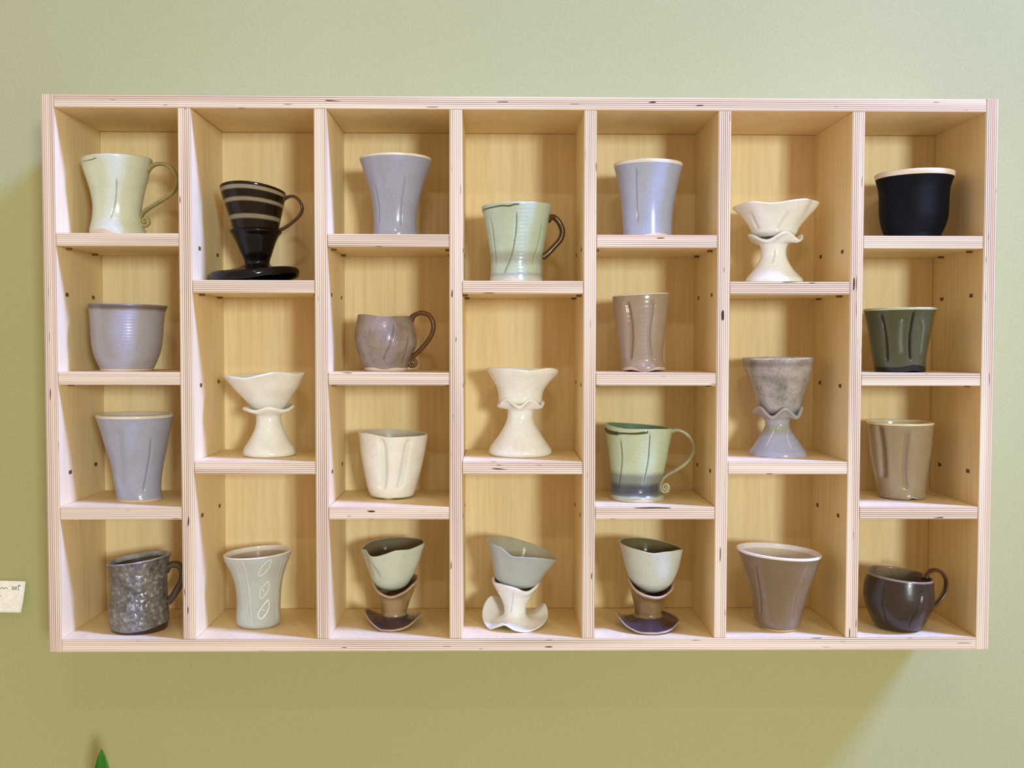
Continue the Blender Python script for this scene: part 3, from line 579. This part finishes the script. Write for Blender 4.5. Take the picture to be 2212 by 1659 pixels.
 {'name':'tumbler','cat':'cup','label':'pale blue grey waisted tumbler with white slip-trailed leaves,bottom of second column','tilt':3.0,'tw':1.3,'th':2.6,'lip':1.2,'col':(188,194,192),'rim':(0.9,(238,232,226)),'inc':(196,186,172),'loc':(0.25367,0.06971,0.01623),'prof':[(0.0,0.0,24.33),(3.89,-0.07,28.66),(8.61,-0.25,29.71),(17.01,0.03,29.49),(27.5,0.37,29.22),(37.99,0.61,29.48),(48.47,0.59,30.21),(58.95,0.51,31.73),(69.42,0.44,34.31),(79.88,0.26,38.15),(90.34,-0.24,42.94),(94.52,-0.2,44.41),(98.91,0.15,45.77)],'marks':[{'name':'slip_leaf','r':0.55,'col':(232,240,242),'pts':[(77.2,73.9),(75.4,81.2),(66.9,89.9),(58.6,94.8),(55.1,94.5),(55.8,86.7),(61.7,79.8),(69.2,75.3),(77.2,73.6)]},{'name':'slip_leaf','r':0.55,'col':(232,240,242),'pts':[(74.2,42.1),(76.0,50.2),(69.4,57.5),(57.7,63.4),(54.1,64.7),(51.3,57.4),(56.4,50.2),(66.3,44.4),(74.2,42.1)]},{'name':'slip_leaf','r':0.8,'col':(232,240,242),'pts':[(75.3,15.3),(78.6,22.7),(68.0,31.8),(55.9,38.4),(52.1,39.8),(50.1,30.6),(55.3,23.6),(65.4,17.0),(75.3,15.3)]},{'name':'slip_dot','r':0.8,'col':(232,240,242),'pts':[(67.4,52.0),(65.9,54.1),(65.0,55.1)]},{'name':'slip_dot','r':0.8,'col':(232,240,242),'pts':[(66.8,26.4),(64.8,27.2),(62.7,27.3)]},{'name':'slip_line','r':0.55,'col':(222,222,210),'pts':[(103.5,96.6),(101.8,86.0),(102.0,71.2),(101.4,56.8),(100.3,43.9),(98.1,28.1),(94.6,12.5),(93.4,5.5)]},{'name':'slip_line','r':0.4,'col':(212,212,196),'pts':[(112.5,96.1),(111.9,83.2),(113.0,67.3),(111.9,52.1),(110.4,37.2),(106.5,22.6),(100.0,9.2)]},{'name':'slip_line','r':0.4,'col':(212,212,196),'pts':[(120.9,96.0),(119.5,84.9),(120.6,70.2),(121.2,53.7),(120.4,37.7),(116.5,22.1),(107.6,9.0)]},{'name':'slip_line','r':0.4,'col':(212,212,196),'pts':[(31.9,92.8),(30.7,81.6),(30.2,68.3),(30.0,53.1),(29.2,40.1),(26.3,23.8),(22.9,9.5)]},{'name':'slip_line','r':0.4,'col':(212,212,196),'pts':[(22.7,93.6),(21.5,82.5),(19.0,69.0),(21.1,54.1),(22.1,39.2),(20.1,22.7),(16.4,8.2)]}]},
 {'name':'pedestal_stand','cat':'stand','stand':1,'label':'brown stand on a curled-up saucer foot,bottom of third column','th':3,'lip':1.6,'col':(160,132,92),'rough':0.3,'mottle':0.5,'wave':[(0,8),(35,4),(60,-3),(95,-9),(130,-4),(165,6),(200,6),(240,0),(300,9),(340,10)],'ws':0.72,'fwave':[(0,19),(30,14),(60,4),(90,0),(110,0),(140,10),(165,18),(200,16),(235,4),(270,0),(310,6)],'fs':0.4,'split':('saucer',0.4),'names':('stem','saucer'),'scol':(72,56,60),'lipcol':(196,168,140),'loc':(0.43788,0.06993,0.01623),'prof':[(0.0,0.0,40.88),(0.78,-0.53,37.7),(3.56,-0.53,30.79),(8.0,-0.52,23.89),(12.44,-0.52,18.58),(17.99,-0.24,17.04),(24.65,0.47,18.15),(32.42,0.91,20.16),(39.07,1.51,22.44),(44.62,1.85,25.3),(49.61,1.44,28.9),(52.93,1.08,31.92)]},
 {'name':'square_cup','cat':'cup','label':'pale celadon square-rimmed cup on a brown stand,bottom of third column','th':2.2,'lip':1.0,'col':(200,206,194),'rough':0.14,'inc':(118,108,84),'wave':[(0,3.5),(20,2),(48,-1),(80,0),(105,-5),(125,-7),(150,-1),(180,-3),(220,2),(270,4),(320,3)],'ws':0.35,'rlobe':[(0,0.02),(10,0.04),(45,-0.09),(80,-0.05),(100,-0.04),(125,0.06),(155,-0.04),(175,0.03),(225,0.02),(270,-0.08),(320,0.03)],'tilt':1.5,'loc':(0.43374,0.06993,0.06489),'prof':[(0.0,0.0,10.6),(4.82,0.28,19.88),(11.24,0.57,24.91),(19.81,1.12,29.15),(28.37,1.67,32.32),(39.06,2.24,36.02),(49.75,2.53,38.92),(55.09,2.81,40.77),(58.82,2.61,41.82)],'seated':1,'grooves':[{'pts':[(118.6,21.4),(124.5,36.7),(133.5,49.1)],'w':3.4,'d':1.5,'col':(160,152,144),'k':0.3}]},
 {'name':'pedestal_stand','cat':'stand','stand':1,'label':'white stand with a petal-like curling foot,bottom of centre column','th':3,'lip':2.0,'col':(240,240,236),'wave':[(0,2),(40,-4),(65,-7),(95,-1),(130,2),(165,2),(200,5),(270,6),(320,4)],'ws':0.75,'fwave':[(0,12),(25,7),(50,2),(70,0),(92,3),(112,10),(128,5),(142,0),(160,4),(180,12),(205,24),(225,30),(245,24),(280,8),(310,10),(335,22)],'fs':0.36,'names':('stem',None),'loc':(0.60215,0.06811,0.01623),'prof':[(0.0,0.0,44.83),(1.16,0.71,38.05),(3.72,0.15,30.88),(8.37,-0.42,22.6),(14.18,-0.43,15.76),(21.14,-0.17,14.94),(29.27,0.2,16.64),(38.55,0.9,21.21),(45.51,0.89,25.61),(51.3,0.61,29.19),(56.52,0.98,32.32)],'grooves':[{'pts':[(117.6,19.4),(113.1,25.2),(103.8,37.6),(97.5,51.8)],'w':1.2,'d':1.2,'col':(196,188,170),'k':0.4}]},
 {'name':'tilted_cup','cat':'cup','label':'blue grey cup leaning sideways with a swooping rim,bottom of centre column','tilt':-12,'tw':0.6,'th':2.2,'lip':1.0,'col':(176,184,184),'rough':0.12,'inc':(176,174,152),'wave':[(0,-1),(40,2),(62,2),(90,-2),(110,-5),(130,2),(160,2),(180,0),(225,4),(270,4),(315,2)],'ws':0.3,'rlobe':[(0,0),(60,-0.04),(90,-0.12),(115,-0.1),(140,0),(180,0),(270,0.0)],'loc':(0.60661,0.06811,0.06997),'prof':[(0.0,0.0,20.93),(5.55,-1.66,28.08),(12.21,-1.4,31.65),(19.98,-0.25,34.34),(27.74,0.94,37.53),(36.6,2.74,41.76),(43.25,3.78,45.11),(48.23,4.04,47.8)],'seated':1},
 {'name':'pedestal_stand','cat':'stand','stand':1,'label':'brown stand on a boat-shaped dark saucer foot,bottom of fifth column','th':3,'lip':1.6,'col':(134,108,66),'rough':0.3,'mottle':0.5,'wave':[(0,3),(40,-3),(75,-8),(110,-6),(140,0),(170,9),(200,8),(270,-2),(320,2)],'ws':0.72,'fwave':[(0,8),(25,8),(55,2),(80,0),(110,0),(140,7),(165,16),(185,19),(220,8),(250,4),(290,14),(320,10)],'fs':0.4,'split':('saucer',0.4),'names':('stem','saucer'),'scol':(74,56,56),'lipcol':(192,166,146),'loc':(0.78106,0.0553,0.01623),'prof':[(0.0,0.0,43.63),(1.95,-0.57,39.24),(5.98,-0.87,32.37),(11.72,-0.37,25.24),(17.46,0.58,18.54),(23.2,0.87,18.65),(32.37,1.25,20.18),(39.25,1.92,22.75),(44.99,2.43,25.49),(49.57,2.95,28.23),(54.15,3.74,31.24)]},
 {'name':'wavy_cup','cat':'cup','label':'pale blue white cup with a dark olive inside,on a brown stand in fifth column','tilt':-4.0,'tw':1.2,'th':2.2,'lip':1.0,'col':(200,206,200),'rough':0.14,'inc':(112,104,72),'wave':[(0,-1),(30,1.5),(70,0),(95,-3),(120,-1),(150,0),(180,1),(270,2)],'ws':0.4,'rlobe':[(0,0.02),(40,-0.04),(90,-0.05),(120,0),(180,0),(270,0)],'loc':(0.78702,0.0553,0.06431),'prof':[(0.0,0.0,8.77),(4.96,-0.03,18.63),(11.58,-0.62,25.75),(18.2,-1.05,29.97),(27.01,-1.0,33.69),(38.02,-1.24,37.13),(49.03,-1.54,39.52),(56.73,-1.92,41.37),(61.68,-2.39,42.68)],'seated':1},
 {'name':'tumbler','cat':'cup','label':'large brown flared tumbler with a white lip,bottom of sixth column','tilt':-3.4,'tw':1.3,'th':3,'lip':1.5,'col':(128,110,88),'rough':0.2,'rim':(1.7,(242,236,236)),'inc':(212,200,176),'foot':(3.5,(222,200,172)),'loc':(0.95745,0.04811,0.01623),'prof':[(0.0,0.0,23.02),(2.92,-0.03,25.76),(7.25,-0.47,29.21),(12.12,-1.35,30.91),(22.93,-1.04,32.65),(33.73,-0.62,34.72),(44.53,-0.36,37.4),(60.72,-0.34,41.98),(76.89,-0.25,47.37),(93.04,-0.23,51.94),(99.5,-0.63,54.45),(103.59,-1.06,55.92)],'grooves':[{'pts':[(148.3,24.8),(146.5,37.3),(143.9,54.6),(142.9,71.7),(141.9,87.5)],'w':1.0,'d':2.2,'col':(120,100,88),'k':0.6},{'pts':[(68.3,18.2),(71.6,29.6),(73.1,45.7),(71.3,60.4),(65.9,80.6),(60.8,101.6)],'w':0.9,'d':1.8,'col':(180,168,158),'k':0.5}]},
 {'name':'mug','cat':'mug','label':'squat dark brown mug with a thin looped handle,bottom right compartment','tilt':-3.6,'tw':1.2,'th':3.4,'lip':1.6,'col':(54,41,32),'mottle':0.6,'rough':0.25,'rim':(1.6,(138,116,98)),'inc':(128,116,86),'wave':[(0,0),(90,0),(180,0),(200,-3),(225,3),(270,3),(330,2)],'ws':0.75,'loc':(1.12052,0.04752,0.01623),'prof':[(0.0,0.0,24.91),(3.3,-0.78,29.98),(8.02,-1.1,33.61),(15.57,-1.08,37.61),(24.99,-1.04,41.66),(34.41,-1.0,44.55),(43.83,-1.21,45.65),(53.24,-1.22,45.1),(62.64,-0.8,44.03),(67.34,-0.35,43.4),(70.63,0.03,42.96)],'grooves':[{'pts':[(138.5,14.7),(136.8,27.3),(136.6,39.1),(135.4,50.6),(134.2,61.8)],'w':1.0,'d':2.0,'col':(40,26,20),'k':0.8},{'pts':[(88.9,11.9),(87.8,21.6),(82.6,31.9),(75.9,41.4),(71.4,53.3),(72.2,62.5)],'w':1.0,'d':2.0,'col':(40,26,20),'k':0.8}],'handle':{'pts':[(33.9,66.2),(37.6,72.0),(43.4,75.7),(51.6,76.8),(59.8,73.4),(65.3,66.2),(66.9,57.4),(64.2,45.8),(56.7,35.7),(47.1,27.4),(40.5,21.6),(36.2,16.8)],'a':2.6,'b':6,'col':(84,62,46),'yo':[0,3,5,7,8,9,9,8,6,3,1,0]}}
]

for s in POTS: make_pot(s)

# ------------------------------------------------------------------ price card on the wall at the left
def card():
    root = D.objects.new('price_card', None); COL.objects.link(root); root.location = (-0.1465, wy - 0.001, 0.036)
    tag(root, 'small white paper card with grey handwriting, on the wall left of the shelf', 'card')
    V = []; F = []; nx, nz = 8, 10; th = 0.0004
    def P(u, v, o):
        # lower edge curls away from the wall, right edge leans in towards the bottom
        z = -0.0222 + 0.0444 * v
        x = -0.045 + 0.090 * u * 1.0 + (0.0022 * u * v * v)
        y = -0.001 - 0.012 * (1 - v) ** 2 - 0.003 * u * u
        return (x + (0.0 if u < 1 else 0.0), y - o, z - 0.002 * u * (v))
    for o in (0, th):
        for i in range(nx + 1):
            for j in range(nz + 1): V.append(P(i / nx, j / nz, o))
    n = (nx + 1) * (nz + 1)
    for i in range(nx):
        for j in range(nz):
            a = i * (nz + 1) + j; b = a + nz + 1
            F.append((a, a + 1, b + 1, b)); F.append((n + a, n + b, n + b + 1, n + a + 1))
    ring = [i * (nz + 1) for i in range(nx + 1)] + [nx * (nz + 1) + j for j in range(1, nz + 1)] + [i * (nz + 1) + nz for i in range(nx - 1, -1, -1)] + [j for j in range(nz - 1, 0, -1)]
    for a, b in zip(ring, ring[1:] + ring[:1]): F.append((a, b, n + b, n + a))
    link_mesh('paper', V, F, [M_PAPER], root)
    # handwriting: the tail of a word, then "set", and a dash below
    S = [[(.18, .73), (.22, .77), (.25, .72), (.29, .77), (.32, .72), (.36, .77), (.40, .72), (.44, .77), (.47, .72), (.51, .77), (.55, .73)],
         [(.74, .79), (.69, .80), (.68, .76), (.735, .745), (.72, .70), (.67, .71)],
         [(.76, .74), (.80, .77), (.79, .80), (.76, .77), (.775, .71), (.81, .715)],
         [(.865, .88), (.85, .80), (.84, .72), (.87, .70)], [(.81, .83), (.86, .835), (.91, .85)],
         [(.38, .50), (.41, .48), (.45, .505)]]
    for st in S:
        pa = []
        for u, v in cr([((.79 + (a - .67) * .6) if a > .6 else (.42 + (a - .18) * .82), b) for a, b in st], 4):
            p = Vector(P(u, v, th)); pa.append(p)
        v, f = tube(pa, [(0.00045, 0.0002)] * len(pa), 6, True, Vector((0, 1, 0)))
        link_mesh('handwriting', v, f, [M_INK], root)
card()

# ------------------------------------------------------------------ tip of a plant leaf rising into the frame
def leaf():
    m, nt, b = mat('leaf_green', 0.4, 0.4)
    n = noise_tex(nt, mapped(nt, 'Object', (60, 60, 8)), 2.0, 3.0)
    nt.links.new(ramp(nt, n, [(0.3, lin((18, 84, 8))), (0.7, lin((52, 122, 22)))]), b.inputs['Base Color'])
    root = D.objects.new('plant_leaf', None); COL.objects.link(root); root.location = (0.0425, 0.06, -0.379)
    tag(root, 'pointed green leaf tip rising at the lower left edge, in front of the wall', 'plant')
    V = []; F = []; n = 24; h = 0.232
    for i in range(n + 1):
        u = i / n; z = h * u; half = 0.013 * (math.sin(PI * min(1, (u * 0.9 + 0.1)) ) ** 0.8) + 0.0002 if u < 1 else 0.0002
        half = 0.016 * (1 - u ** 6) ** 0.8 * (0.3 + 0.7 * min(1, u * 2)) + 0.0002
        x = 0.004 * math.sin(u * 2.2); y = -0.008 * u * u
        for k in range(5):
            w_ = (k - 2) / 2; V.append((x + half * w_, y - 0.25 * half * abs(w_), z))
    for i in range(n):
        for k in range(4):
            a = i * 5 + k; F.append((a, a + 1, a + 6, a + 5))
    o = link_mesh('blade', V, F, [m], root)
    sd = o.modifiers.new('thickness', 'SOLIDIFY'); sd.thickness = 0.0006
    pa = [Vector((0.004 * math.sin(u * 2.2), -0.008 * u * u - 0.0003, h * u)) for u in [i / 16 for i in range(16)]]
    v, f = tube(pa, [(0.0008 * (1 - 0.8 * i / 16), 0.0006) for i in range(16)], 6, True, Vector((0, 1, 0)))
    link_mesh('midrib', v, f, [m], root)
leaf()
